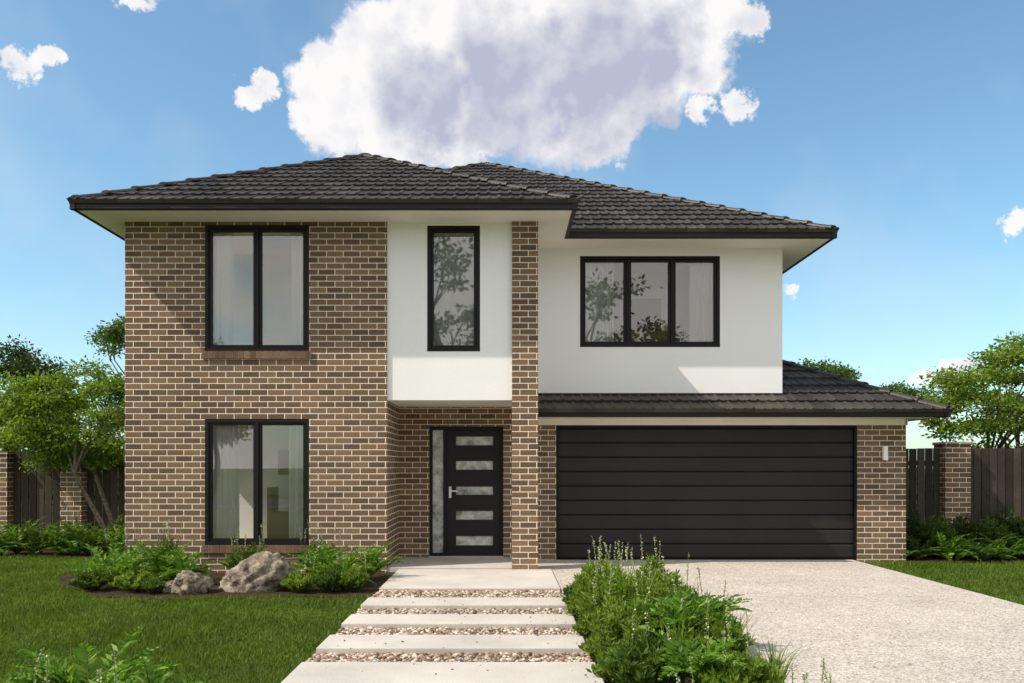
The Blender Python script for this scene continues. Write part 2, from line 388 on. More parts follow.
def added_side_window(name,x0,x1,y0,y1,z0,z1):
    e=H(empty(name,(0,0,0))); t=.06; ym=(y0+y1)/2
    o=boxes('frame',[(x0,x1,y0,y1,z1-t,z1),(x0,x1,y0,y1,z0,z0+t),(x0,x1,y0,y0+t,z0+t,z1-t),(x0,x1,y1-t,y1,z0+t,z1-t),(x0,x1,ym-.03,ym+.03,z0+t,z1-t)],M_black,bevel=.0025); o.parent=e
    xm=(x0+x1)/2; V=[];F=[]
    for a,b in ((y0+t,ym-.03),(ym+.03,y1-t)):
        k=len(V); V+=[(xm,a,z0+t),(xm,b,z0+t),(xm,b,z1-t),(xm,a,z1-t)]; F.append((k,k+1,k+2,k+3))
    o=bulk('glass',V,np.array(F),M_glass); o.parent=e
def curtain(name,x0,x1,z0,z1,y,folds=9,amp=.025):
    nu=folds*10; nv=10; V=[];F=[]
    ph=random.random()*6
    for j in range(nv+1):
        zz=z0+(z1-z0)*j/nv
        for i in range(nu+1):
            s=i/nu; a=amp*(.7+.3*math.sin(5*s+ph))
            V.append((x0+(x1-x0)*s, y+a*math.sin(s*folds*2*math.pi+ph+.3*math.sin(j*.5)), zz))
    for j in range(nv):
        for i in range(nu): k=j*(nu+1)+i; F.append((k,k+1,k+nu+2,k+nu+1))
    return H(bulk(name,V,np.array(F),M_curt,smooth=True))
window('upper_left_window',*wl_up,YA,2); window('lower_left_window',*wl_lo,YA,2)
window('narrow_window',*wn,YA+.03,1); window('upper_right_window',*wr,YW,3)
for a in side: added_side_window('added_side_window',-5.37,-5.28,*a)
added_side_window('added_side_window',4.36,4.44,14.0,15.2,3.3,4.85)  # unseen right-wall window, added to let sky light into the bedroom
for (zz0,zz1,nm,c1,c2) in ((2.95,4.96,'upper',-3.90,-3.06),(.12,2.35,'lower',-3.82,-3.10)):
    curtain(nm+'_curtain_a',-4.26,c1,zz0,zz1,YA+.16,5); curtain(nm+'_curtain_b',c2,-2.75,zz0,zz1,YA+.16,4)
curtain('bedroom_curtain_a',1.20,1.80,3.2,4.9,YW+.16,7); curtain('bedroom_curtain_b',3.02,3.52,3.2,4.9,YW+.16,5)
curtain('narrow_blind',-1.14,-.27,2.9,4.96,YA+.20,6,.012)
F1=2.62; fz=F1+.1
YR=14.0
il=[(-5.175,-1.90,YR,YR+.1,fz,SOF),(-5.175,-1.98,YR,YR+.1,.05,2.5),(-1.90,-1.80,YA+.24,YR,fz,SOF),(-1.98,-1.88,YA+.24,YR,.05,2.5)]
il+=[(-1.80,.29,13.3,13.4,fz,SOF),(.505,.6,YW+.22,14.8,fz,SOF),(.505,4.265,14.8,14.9,fz,SOF),(-1.1,.844,15.8,15.9,0,2.48)]
H(boxes('interior_walls',il,M_int))
H(boxes('interior_floors',[(-5.175,-1.88,YA+.225,YR+.1,2.5,fz),(-1.87,.29,YA+.23,13.5,2.505,fz),(.501,4.26,YW+.21,15.9,2.505,fz),(-5.175,-1.98,YA+.225,YR+.1,-.06,.05)],M_floor))
H(boxes('doorway_shade_panel',[(2.2,2.75,14.77,14.798,fz,4.4)],M_intdark))  # solid panel, coloured dark to stand in for a shaded doorway
H(boxes('interior_door',[(-3.40,-2.85,YR-.03,YR-.002,fz,4.75)],M_floor))
H(boxes('picture_frame',[(-3.70,-3.42,YR-.03,YR-.002,1.35,1.75)],M_furn))
H(boxes('interior_furniture',[(-3.75,-3.3,13.5,13.9,.05,.75),(-3.2,-3.12,13.5,13.9,.05,1.1),(-3.75,-3.67,13.5,13.9,.75,1.15),(1.9,3.1,14.5,14.7,3.2,3.8)],M_furn,bevel=.01))
sp=[]
for i in range(8): sp.append((-3.25+i*.10,-1.99,YR-.35,YR-.04,.05+i*.17,.05+(i+1)*.17))
H(boxes('interior_stairs',sp,M_int))

# ---- front door
d=H(empty('front_door'))
yd=YG+.03
o=boxes('door_frame',[(-1.175,.005,yd,yd+.10,2.065,2.12),(-1.175,-1.125,yd,yd+.10,.05,2.065),(-.045,.005,yd,yd+.10,.05,2.065),(-.955,-.90,yd,yd+.10,.05,2.065),(-1.125,-.955,yd,yd+.1,.05,.10)],M_black,bevel=.003); o.parent=d
sl=[(.22,.37),(.63,.77),(1.03,1.16),(1.43,1.57),(1.82,1.96)]
bl2=wall_with_openings(-.897,-.048,.06,2.06,yd+.025,yd+.07,[(-.75,-.16,a,b) for a,b in sl])
o=boxes('door_leaf',bl2,M_gutter); o.parent=d
tr=[]
for a,b in sl: tr+=[(-.765,-.145,yd+.017,yd+.024,a-.014,a),(-.765,-.145,yd+.017,yd+.024,b,b+.014),(-.765,-.75,yd+.017,yd+.024,a,b),(-.16,-.145,yd+.017,yd+.024,a,b)]
o=boxes('glazing_bead',tr,M_gdoor); o.parent=d
o=boxes('door_glass',[(-.75,-.16,yd+.04,yd+.052,a,b) for a,b in sl],M_frost); o.parent=d
o=bulk('sidelight_glass',[(-1.125,yd+.05,.10),(-.955,yd+.05,.10),(-.955,yd+.05,2.065),(-1.125,yd+.05,2.065)],np.array([[0,1,2,3]]),M_frost); o.parent=d
o=boxes('door_handle',[(-.865,-.825,yd+.008,yd+.025,.98,1.16),(-.86,-.72,yd-.035,yd-.018,1.08,1.10),(-.853,-.837,yd-.018,yd+.008,1.082,1.098),(-.86,-.83,yd-.0,yd+.008,1.0,1.03)],M_metal,bevel=.002); o.parent=d
H(boxes('door_threshold',[(-1.18,.01,YG-.05,YG+.2,.035,.052)],M_conc))

# ---- garage door
g=H(empty('garage_door'))
o=boxes('door_jamb',[(.846,.885,YG+.015,YG+.16,0,2.138),(5.605,5.643,YG+.015,YG+.16,0,2.138),(.885,5.605,YG+.03,YG+.16,2.10,2.138)],M_black,bevel=.003); o.parent=g
bm=bmesh.new(); hgt=2.085/9
for i in range(9):
    z0=.012+i*hgt; yb=YG+.075
    prof=[(yb,z0+.003),(yb-.012,z0+.018),(yb-.012,z0+hgt-.030),(yb-.004,z0+hgt-.014),(yb+.018,z0+hgt-.010),(yb+.018,z0+.003)]
    A=[bm.verts.new((.89,y,z)) for y,z in prof]; B=[bm.verts.new((5.60,y,z)) for y,z in prof]
    for k in range(6): bm.faces.new((A[k],A[(k+1)%6],B[(k+1)%6],B[k]))
    bm.faces.new(A); bm.faces.new(B[::-1])
bmesh.ops.recalc_face_normals(bm,faces=bm.faces[:]); me=bpy.data.meshes.new('door_slats'); bm.to_mesh(me); bm.free(); o=link('door_slats',me,M_gdoor); o.parent=g
o=boxes('door_backing',[(.888,5.602,YG+.096,YG+.115,.01,2.10)],M_black); o.parent=g
o=boxes('door_seal',[(.89,5.60,YG+.06,YG+.09,.002,.014)],M_black); o.parent=g
wl=H(empty('wall_light')); o=boxes('lamp_body',[(6.035,6.105,YG-.07,YG-.012,1.58,1.80)],M_lampw,bevel=.008); o.parent=wl
o=boxes('lamp_bracket',[(6.045,6.095,YG-.012,YG-.001,1.60,1.78)],M_metal); o.parent=wl
H(boxes('porch_downlight',[(-.6,-.5,12.8,12.9,2.424,2.43)],M_lampw))

# ------------------------------------------------------------ GROUND
gp=bpy.data.meshes.new('ground'); bm=bmesh.new()
bmesh.ops.create_grid(bm,x_segments=40,y_segments=40,size=600); bm.to_mesh(gp); bm.free()
gr=link('ground',gp,M_ground); gr.location=(0,0,-.075)
PX0,PX1=-1.49,.68
poly_sheet('lawn_soil',[(-14,1.5),(PX0-.01,1.5),(PX0-.01,15.3),(-14,15.3)],-.045,M_turf)
poly_sheet('lawn_soil',[(5.57,1.5),(14,1.5),(14,14.7),(5.57,14.7)],-.045,M_turf)
def bed_edge_v(x):
    x=np.asarray(x,float); e=9.80+.10*np.sin(2.3*x+.5)+.04*np.sin(7*x)
    return e+1.2*np.clip(-4.7-x,0,None)**1.3
xs=np.linspace(-6.1,PX0-.005,40)
pts=[(float(x),float(y)) for x,y in zip(xs,bed_edge_v(xs))]+[(PX0-.005,12.6),(-6.1,12.6)]
poly_sheet('garden_bed',pts,-.03,M_bed)
poly_sheet('garden_bed',[(PX1+.005,1.8),(1.88,1.8),(1.88,9.45),(1.6,9.62),(PX1+.005,9.62)],-.02,M_bed)
poly_sheet('garden_bed',[(-9.5,14.2),(-6.3,14.2),(-5.8,15.2),(-9.5,15.2)],-.03,M_bed)
poly_sheet('garden_bed',[(6.45,13.5),(10.5,13.1),(10.5,14.65),(6.45,14.65)],-.03,M_bed)
dr=empty('driveway')
def dslab(nm,x0,x1,y0,y1):
    o=boxes(nm,[(x0+.006,x1-.006,y0+.006,y1-.006,-.12,0)],M_agg,bevel=.004); o.parent=dr
ys=[13.52,12.15,9.66,7.0,4.2,1.4,-1.4,-4.2,-6.6]
for i,(a,b) in enumerate(zip(ys[:-1],ys[1:])):
    xl=.50 if i==0 else (.70 if i==1 else 1.90)
    dslab('slab_%d'%i,xl,3.35,b,a); dslab('slab_r%d'%i,3.35,5.56,b,a)
bm=bmesh.new()
for (x0,x1,y0,y1) in [(3.33,3.37,-6.6,13.5)]+[(1.91,3.32,y-.02,y+.02) for y in ys[2:-1]]+[(3.38,5.55,y-.02,y+.02) for y in ys[2:-1]]+[(.75,3.32,12.13,12.17),(3.38,5.55,12.13,12.17)]:
    bm.faces.new([bm.verts.new(p) for p in ((x0,y0,-.014),(x1,y0,-.014),(x1,y1,-.014),(x0,y1,-.014))])
me=bpy.data.meshes.new('slab_joint'); bm.to_mesh(me); bm.free(); link('slab_joint',me,M_asph,dr)
pp=empty('stepping_stone_path')
o=boxes('porch_slab',[(-1.655,.495,12.155,YG,-.1,.035)],M_conc,bevel=.006); o.parent=pp
o=boxes('landing_slab',[(PX0,.69,10.22,12.145,-.1,.015),],M_conc,bevel=.008); o.parent=pp
steps=[(8.88,9.41),(7.83,8.35),(6.77,7.32),(5.68,6.30),(4.6,5.2),(3.5,4.1),(2.4,3.0)]
for i,(a,b) in enumerate(steps):
    o=boxes('stepping_stone_%d'%i,[(PX0,PX1,a,b,-.1,.03)],M_conc,bevel=.01); o.parent=pp
poly_sheet('gravel_base',[(PX0,1.8),(PX1,1.8),(PX1,10.25),(PX0,10.25)],-.035,M_soil)
bmi=bmesh.new(); bmesh.ops.create_icosphere(bmi,subdivisions=1,radius=1)
iv=np.array([v.co[:] for v in bmi.verts]); ifc=np.array([[v.index for v in f.verts] for f in bmi.faces]); bmi.free()
def pebbles(name,rects,dens,zb,s0=.012,s1=.026):
    C=[]
    for (x0,x1,y0,y1) in rects:
        n=int((x1-x0)*(y1-y0)*dens); C.append(np.c_[rng.uniform(x0,x1,n),rng.uniform(y0,y1,n),zb+rng.uniform(0,.022,n)])
    n=70; C.append(np.c_[rng.uniform(PX0+.02,PX1-.02,n),rng.uniform(5.7,9.4,n),np.full(n,.034)])
    C=np.concatenate(C); n=len(C)
    S=rng.uniform(s0,s1,(n,1))*np.c_[rng.uniform(.8,1.4,n),rng.uniform(.7,1.1,n),rng.uniform(.5,.8,n)]
    S[-70:]*=.4
    th=rng.uniform(0,6.28,n); c,s=np.cos(th),np.sin(th)
    v=iv[None]*(1+rng.uniform(-.12,.12,(n,len(iv),1)))*S[:,None,:]
    X=v[...,0]*c[:,None]-v[...,1]*s[:,None]; Y=v[...,0]*s[:,None]+v[...,1]*c[:,None]
    V=np.stack([X,Y,v[...,2]],-1)+C[:,None,:]
    F=ifc[None]+(np.arange(n)*len(iv))[:,None,None]
    return bulk(name,V.reshape(-1,3),F.reshape(-1,3),M_pebble,smooth=True)
pebbles('gravel',[(PX0,PX1,a,b) for a,b in ((9.42,10.2),(8.36,8.87),(7.33,7.82),(6.31,6.76),(5.21,5.67),(4.12,4.58))],2600,-.03)
boxes('kerb',[(-60,60,-7.05,-6.9,-.2,.0)],M_conc)
poly_sheet('road',[(-300,-14.5),(300,-14.5),(300,-7.05),(-300,-7.05)],-.07,M_asph)

# ------------------------------------------------------------ GRASS
def grass(name,n,xr,yr,keep,h0=.03,h1=.06):
    x=rng.uniform(*xr,n); u=rng.uniform(0,1,n); y=yr[0]*(yr[1]/yr[0])**u
    k=keep(x,y); x=x[k]; y=y[k]; n=len(x)
    th=rng.uniform(0,6.28,n); w=rng.uniform(.003,.006,n)*(.6+y*.07); h=rng.uniform(h0,h1,n)
    h*=1+.35*np.sin(x*3.1+1.7*np.sin(y*2.3))*np.sin(y*2.7)
    lx=rng.normal(0,.02,n); ly=rng.normal(0,.02,n); c,s=np.cos(th),np.sin(th); zb=-.048
    A=np.stack([x-c*w,y-s*w,np.full(n,zb)],-1);B=np.stack([x+c*w,y+s*w,np.full(n,zb)],-1)
    C=np.stack([x+c*w*.6+lx*.4,y+s*w*.6+ly*.4,zb+h*.6],-1); D=np.stack([x-c*w*.6+lx*.4,y-s*w*.6+ly*.4,zb+h*.6],-1)
    T=np.stack([x+lx,y+ly,zb+h],-1)
    V=np.stack([A,B,C,D,T],1).reshape(-1,3); k=np.arange(n)[:,None]*5
    return bulk(name,V,[k+np.array([[0,1,2,3]]),k+np.array([[3,2,4]])],M_grass)
def keepL(x,y):
    inbed=(x>-6.1)&(y>bed_edge_v(x)); house_=(x>-5.5)&(y>12.1)
    back=(y>14.25+.15*np.sin(x*3))
    vis=(x>-.66*y-1.2)
    return ~(inbed|house_|back)&vis&(x<PX0-.005+.02*np.sin(y*9))
grass('lawn_grass',300000,(-10.5,-1.45),(3.8,14.6),keepL)
def keepR(x,y): return (y<13.45+.1*np.sin(x*3))&(x>5.575+.02*np.sin(y*8))&(x<.66*y+1.5)
grass('lawn_grass',70000,(5.55,10.5),(6.5,13.8),keepR)

# ------------------------------------------------------------ FOLIAGE
def leaf_quads(C,D,size,width,bend=.25):
    n=len(C); R=rng.normal(size=(n,3)); S=np.cross(D,R); S/=np.linalg.norm(S,axis=1,keepdims=True)+1e-9
    Nn=np.cross(S,D); size=np.broadcast_to(size,(n,))[:,None]; width=np.broadcast_to(width,(n,))[:,None]
    a=C; b=C+D*size*.5+S*width*.5-Nn*size*bend*.2; c=C+D*size-Nn*size*bend; d_=C+D*size*.5-S*width*.5-Nn*size*bend*.2
    V=np.stack([a,b,c,d_],1).reshape(-1,3); F=np.arange(n)[:,None]*4+np.array([[0,1,2,3]]); return V,F
class MB:
    def __init__(s): s.V=[];s.F=[];s.n=0
    def add(s,V,F,m):
        s.V.append(V); s.F.append((F+s.n,m)); s.n+=len(V)
    def build(s,name,mats,parent=None):
        quads=[f for f,m in s.F]; mi=np.concatenate([np.full(len(f),m) for f,m in s.F])
        return bulk(name,np.concatenate(s.V),quads,mats,parent,mi)
def tube(mb,pts,rad,m=0,sides=6):
    pts=[np.array(p,float) for p in pts]; rings=[]
    for i,p in enumerate(pts):
        d=pts[min(i+1,len(pts)-1)]-pts[max(i-1,0)]; d/=np.linalg.norm(d)+1e-9
        r=np.array([0,0,1.]) if abs(d[2])<.9 else np.array([1.,0,0]); a=np.cross(d,r); a/=np.linalg.norm(a); b=np.cross(d,a)
        th=np.arange(sides)/sides*2*np.pi
        rings.append(p+rad[i]*(np.cos(th)[:,None]*a+np.sin(th)[:,None]*b))
    V=np.concatenate(rings); F=[]
    for i in range(len(pts)-1):
        for k in range(sides): F.append((i*sides+k,i*sides+(k+1)%sides,(i+1)*sides+(k+1)%sides,(i+1)*sides+k))
    mb.add(V,np.array(F),m)
def curve(a,b,n=5,sag=.1):
    a=np.array(a,float);b=np.array(b,float); L_=np.linalg.norm(b-a); out=[]
    off=rng.normal(0,sag*L_*.5,3); 
    for i in range(n+1):
        t=i/n; out.append(a+(b-a)*t+off*math.sin(math.pi*t)+np.array([0,0,sag*L_*math.sin(math.pi*t)*.6]))
    return out
def tree(name,base,cc,cr,nclump=40,nleaf=350,leaf=.07,mat=None,tr=.09,flat=.5,crad=.28,trunks=1,forkf=.45):
    mb=MB(); cc=np.array(cc,float); cr=np.array(cr,float); base=np.array(base,float)
    fork=base+(cc-base)*forkf; fork[2]=max(base[2]+.4,min(cc[2]-cr[2]*.9,base[2]+(cc[2]-base[2])*.6))
    forks=[]
    for t in range(trunks):
        o=rng.normal(0,.05*trunks,3); o[2]=0; fk=fork+o*4
        tube(mb,curve(base+o,fk,6,.06),np.linspace(tr,tr*.6,7),0,8); forks.append(fk)
    limbs=[]
    nl=max(5,nclump//6)
    for i in range(nl):
        v=rng.normal(size=3); v/=np.linalg.norm(v); v[2]=abs(v[2])*.9-.2
        e=cc+v*cr*.6; c=curve(forks[i%trunks],e,6,.12); tube(mb,c,np.linspace(tr*.5,tr*.16,7),0,6); limbs.append(c)
    LV=[]
    for i in range(nclump):
        v=rng.normal(size=3); v/=np.linalg.norm(v); r=rng.uniform(.35,1)**.55
        p=cc+v*cr*r
        allp=[q for c in limbs for q in c[2:]]; q=min(allp,key=lambda q:np.linalg.norm(q-p))
        tube(mb,curve(q,p,4,.08),np.linspace(tr*.2,tr*.05,5),0,4)
        R=crad*cr.mean()*rng.uniform(.5,1.3)
        for s in range(5):
            w=p+rng.normal(0,R*.55,3)*np.array([1,1,flat]); tube(mb,[p,(p+w)/2+[0,0,.02],w],[tr*.06,tr*.04,tr*.025],0,3)
            m=max(4,int(nleaf/5*(R/(crad*cr.mean()))**1.5)); Cn=w+rng.normal(0,R*.38,(m,3))*np.array([1,1,flat]); LV.append((Cn,w))
    C=np.concatenate([c for c,_ in LV]); W=np.concatenate([np.repeat(w[None],len(c),0) for c,w in LV])
    D=(C-W)+rng.normal(0,.12,C.shape); D[:,2]+=-.02; D/=np.linalg.norm(D,axis=1,keepdims=True)
    sz=rng.uniform(.6,1.3,len(C))*leaf; V,F=leaf_quads(C,D,sz,sz*.5); mb.add(V,F,1)
    return mb.build(name,[M_bark,mat])
def fern(name,base,n=22,Ln=.5,mat=None,lw=.09,rise=.9):
    mb=MB(); base=np.array(base,float); CC=[];DD=[];SS=[]
    for i in range(n):
        a=rng.uniform(0,6.28); d=np.array([math.cos(a),math.sin(a),0]); l=Ln*rng.uniform(.7,1.15); el=rng.uniform(.45,1.25)*rise
        sd_=np.array([-d[1],d[0],0]); K=20; pts=[]
        for k in range(K+1):
            t=k/K; pts.append(base+d*l*t*math.cos(el*(1-.3*t))+np.array([0,0,l*(math.sin(el)*t*1.35-.65*t*t*(.6+.4*math.cos(el)))]))
        tube(mb,pts[::4],np.linspace(.006,.002,len(pts[::4])),0,3)
        for k in range(2,K+1):
            p=pts[k]; tg=pts[k]-pts[k-1]; tg/=np.linalg.norm(tg); t=k/K; w=lw*math.sin(math.pi*min(1,.15+.85*t)**.8)+.012
            for sgn in (-1,1):
                dd=sd_*sgn*.85+tg*.55+np.array([0,0,.12])+rng.normal(0,.08,3); dd/=np.linalg.norm(dd); CC.append(p); DD.append(dd); SS.append(w*rng.uniform(.85,1.15))
    V,F=leaf_quads(np.array(CC),np.array(DD),np.array(SS),np.array(SS)*.22+.008,.12); mb.add(V,F,1)
    return mb.build(name,[M_leafM,mat or M_fern])
def tuft(name,base,n,Ln,mat,w=.006,spread=.7):
    base=np.array(base,float); V=[];F=[];K=6; off=0
    for i in range(n):
        a=rng.uniform(0,6.28); d=np.array([math.cos(a),math.sin(a),0]); sdv=np.array([-d[1],d[0],0]); l=Ln*rng.uniform(.6,1.1); sp_=rng.uniform(.15,1)*spread
        b0=base+rng.normal(0,.03,3)*[1,1,0]
        for k in range(K+1):
            t=k/K; p=b0+d*l*sp_*t**1.8+np.array([0,0,l*(t-.45*sp_*t*t*t)]); ww=w*(1-t**2)+.0006
            V+=[p-sdv*ww,p+sdv*ww]
        for k in range(K): o_=off+2*k; F.append((o_,o_+1,o_+3,o_+2))
        off+=2*(K+1)
    return bulk(name,np.array(V),np.array(F),mat)
def shrub(name,base,R,Hh,n=90,nl=38,leaf=.045,mat=None,spikes=0,sh=.35,lean=.55,lw=.36):
    mb=MB(); base=np.array(base,float); CC=[];DD=[]
    for i in range(n):
        a=rng.uniform(0,6.28); r=math.sqrt(rng.uniform(0,1)); top=base+np.array([math.cos(a)*r*R,math.sin(a)*r*R,Hh*(1-lean*r**2.2)*rng.uniform(.68,1.14)])
        b0=base+np.array([math.cos(a)*r*R*.3,math.sin(a)*r*R*.3,0]); pts=curve(b0,top,4,.08)
        tube(mb,pts,np.linspace(.005,.002,5),0,3)
        P_=np.array(pts); t=1-rng.uniform(0,1,nl)**1.6*.75; idx=np.clip(t*4,0,3.999); k=idx.astype(int); f=(idx-k)[:,None]
        C=P_[k]*(1-f)+P_[k+1]*f; out=rng.normal(0,1,(nl,3)); out[:,2]=np.abs(out[:,2])*.7+.6; out/=np.linalg.norm(out,axis=1,keepdims=True)
        CC.append(C+out*.008); DD.append(out)
    C=np.concatenate(CC);D=np.concatenate(DD); s=rng.uniform(.6,1.25,len(C))*leaf; V,F=leaf_quads(C,D,s,s*lw,.2); mb.add(V,F,1)
    FC=[]
    for i in range(spikes):
        a=rng.uniform(0,6.28); r=math.sqrt(rng.uniform(0,1))*.9; b0=base+np.array([math.cos(a)*r*R,math.sin(a)*r*R,Hh*.6]); tp=b0+np.array([rng.normal(0,.04),rng.normal(0,.04),Hh*.4+sh*rng.uniform(.5,1.1)])
        pts=curve(b0,tp,4,.03); tube(mb,pts,np.linspace(.004,.002,5),1,3); P_=np.array(pts)
        m=40; t=rng.uniform(.5,1,m)*4-1e-4; k=t.astype(int); f=(t-k)[:,None]; FC.append(P_[k]*(1-f)+P_[k+1]*f)
    if FC:
        C=np.concatenate(FC); D=rng.normal(0,1,C.shape); D[:,2]*=.5; D[:,2]+=.3; D/=np.linalg.norm(D,axis=1,keepdims=True)
        s=rng.uniform(.008,.019,len(C)); V,F=leaf_quads(C,D,s,s*.8,.1); mb.add(V,F,2)
    return mb.build(name,[M_leafM,mat or M_leafL,M_flower])

# trees
tree('small_garden_tree',(-6.45,14.6,-.05),(-7.40,14.7,2.30),(1.30,.8,.85),62,380,.075,M_leafL,.05,.40,.29,2)
tree('background_tree',(-12.2,21,-.05),(-12.1,21,3.5),(1.25,1.2,1.0),40,330,.09,M_leafD,.12,.6,.28)
tree('background_tree',(-8.2,22,-.05),(-9.9,22,4.0),(.60,.8,1.5),22,330,.09,M_leafM,.08,.6,.34)
tree('background_tree',(-10.6,20,-.05),(-10.4,20,2.0),(1.6,1.0,.8),34,300,.09,M_leafM,.08,.6,.28)
tree('garden_tree',(9.5,16.6,-.05),(10.1,16.6,2.75),(1.75,1.1,1.40),80,380,.085,M_leafL,.06,.38,.24,2)
tree('background_tree',(9.9,27,-.05),(10.2,27,4.3),(.95,.8,.45),18,300,.10,M_leafM,.10,.6,.40)
tree('background_tree',(12.6,27,-.05),(12.8,27,3.7),(.65,.8,.4),12,260,.10,M_leafM,.10,.6,.4)
def mass(name,x0,x1,y,h,n=20000,mat=None):
    C=np.c_[rng.uniform(x0,x1,n),y+rng.normal(0,.5,n),rng.uniform(0,1,n)**.7]; C[:,2]*=h*(.75+.2*np.sin(C[:,0]*1.7)+.12*np.sin(C[:,0]*4.3+1)); 
    D=rng.normal(0,1,C.shape); D/=np.linalg.norm(D,axis=1,keepdims=True); s=rng.uniform(.08,.2,n); V,F=leaf_quads(C,D,s,s*.6); return bulk(name,V,F,mat or M_leafD)
mass('distant_trees',-34,-6.3,28,2.6,20000,M_leafM); mass('distant_trees',6.6,34,28,2.3,20000,M_leafM)
st=tree('street_tree',(-16,-21,-.1),(-16,-21,5.2),(3.0,3,2.6),44,220,.22,M_leafM,.2,.6,.22)
for x,y,s in ((-3.0,-20,1.55),(6.2,-20,1.4),(15,-21,1.2),(24,-21,1.3)):
    o=bpy.data.objects.new('street_tree',st.data); col.objects.link(o); o.scale=(s,s,s); o.location=(x+16*s,y+21*s,0)

# garden plants by the house
for (x,y,l,n) in ((-4.85,10.65,.68,28),(-4.40,11.1,.72,28),(-4.05,10.85,.52,24),(-2.40,11.1,.68,26),(-2.10,10.75,.60,28),(-1.80,11.3,.60,24),(-5.15,11.3,.60,22),(-3.5,11.3,.5,20)):
    fern('fern',(x,y,-.02),n,l,None,.10,1.05)
for (x,y,r,h,sp_,m) in ((-5.0,10.35,.26,.22,0,M_leafM),(-4.45,10.25,.26,.22,0,M_leafL),(-4.15,10.12,.16,.12,0,M_leafM),(-2.45,10.2,.22,.20,2,M_leafL),(-2.1,10.2,.22,.24,2,M_leafM),(-4.6,11.6,.3,.50,8,M_leafM),(-2.5,11.6,.35,.45,8,M_leafM),(-3.4,11.5,.35,.42,8,M_leafM),(-1.8,10.25,.20,.26,2,M_leafL),(-5.3,11.8,.25,.4,6,M_leafM)):
    shrub('low_shrub',(x,y,-.02),r,h,64,34,.045,m,sp_,.3)
for (x,y,l) in ((-4.65,10.5,.48),(-1.95,10.45,.45),(-5.3,10.9,.42)): tuft('ornamental_grass',(x,y,-.03),70,l,M_fern,.007,.8)
# front bed shrubs
for (x,y,r,h,sp_,m) in ((1.00,8.6,.28,.48,6,M_leafL),(1.42,8.2,.30,.54,5,M_leafL),(.90,7.75,.28,.54,5,M_leafL),(1.38,7.35,.30,.50,4,M_leafL),(.88,6.9,.27,.56,5,M_leafL),(1.47,6.6,.28,.44,3,M_leafM),(.92,6.2,.28,.46,4,M_leafL),(1.42,5.9,.30,.40,3,M_leafL),(.92,5.45,.26,.34,3,M_leafM),(1.45,5.2,.26,.28,4,M_leafL),(1.72,4.7,.16,.18,7,M_leafM),(1.0,4.7,.25,.2,2,M_leafL)):
    shrub('flowering_shrub',(x,y,-.02),r,h,100,42,.060,m,sp_,.30,.35,.26)
for (y) in (9.3,8.85,8.3,7.3,6.5,5.85): shrub('low_shrub',(.80+rng.uniform(-.02,.03),y,-.02),.19,.2,40,30,.05,M_leafL if y<8.5 else M_leafM,0)
for (x,y,z,l) in ((1.62,6.9,.15,.46),(1.30,6.1,.26,.46),(1.2,5.3,.15,.44)): fern('fern',(x,y,z),28,l)
for (x,y,l) in ((1.15,8.1,.68),(1.65,7.7,.55),(1.15,7.1,.70),(1.65,6.2,.55),(1.15,5.7,.55),(1.75,5.5,.42),(1.7,8.6,.5),(.8,8.1,.5)): tuft('ornamental_grass',(x,y,-.03),80,l,M_leafL,.006,.6)
# foreground left plants
for (x,y,r,h,sp_) in ((-2.25,4.35,.30,.30,4),(-2.75,4.4,.26,.34,5),(-1.8,4.3,.22,.22,2)): shrub('flowering_shrub',(x,y,-.03),r,h,100,40,.05,M_leafL,sp_,.3,.55,.28)
fern('fern',(-2.35,4.85,.04),30,.60); fern('fern',(-1.95,4.75,.02),28,.52)
for (x,y,l) in ((-2.9,4.75,.42),(-2.6,4.8,.36),(-1.75,4.6,.34),(-2.15,4.7,.42),(-2.75,4.95,.30)): tuft('ornamental_grass',(x,y,-.03),80,l,M_leafL,.005,.6)
# fence plants
for i in range(10): fern('fern',(-8.9+i*.31+rng.normal(0,.05),14.45+rng.normal(0,.15),-.02),22,rng.uniform(.6,.82),M_leafM if i%3==0 else M_fern,.11,1.1)
for i in range(8):
    shrub('low_shrub',(6.8+i*.42,14.1+rng.normal(0,.12),-.02),.34,rng.uniform(.5,.8),80,36,.07,M_leafM if i%2 else M_leafD,0)
    fern('fern',(6.75+i*.45,13.75+rng.normal(0,.12),-.02),22,.62,M_fern if i%2 else M_leafM)

# ------------------------------------------------------------ ROCKS
def rock(name,loc,sc,rot,seed):
    bm=bmesh.new(); bmesh.ops.create_icosphere(bm,subdivisions=5,radius=1)
    off=Vector((seed*3.1,seed*1.7,seed))
    for v in bm.verts:
        c=v.co.copy(); p=c+off
        dd=1+.36*mn.noise(p*1.1)+.20*mn.noise(p*2.6)+.12*abs(mn.noise(p*6))+.04*mn.noise(p*14)
        c=c*dd
        c.x=round(c.x*3)/3*.25+c.x*.75; c.z=round(c.z*3.2)/3.2*.35+c.z*.65
        v.co=Vector((c.x*sc[0],c.y*sc[1],c.z*sc[2]))
    me=bpy.data.meshes.new(name); bm.to_mesh(me); bm.free(); o=link(name,me,M_rock,smooth=True); o.location=loc; o.rotation_euler=rot; return o
rock('boulder',(-3.00,10.38,.13),(.41,.25,.27),(.1,-.45,.1),2)
rock('boulder',(-3.70,10.15,.06),(.21,.18,.18),(0,.2,.4),5)
rock('boulder',(-3.98,10.25,.0),(.12,.12,.10),(0,.2,.4),8)

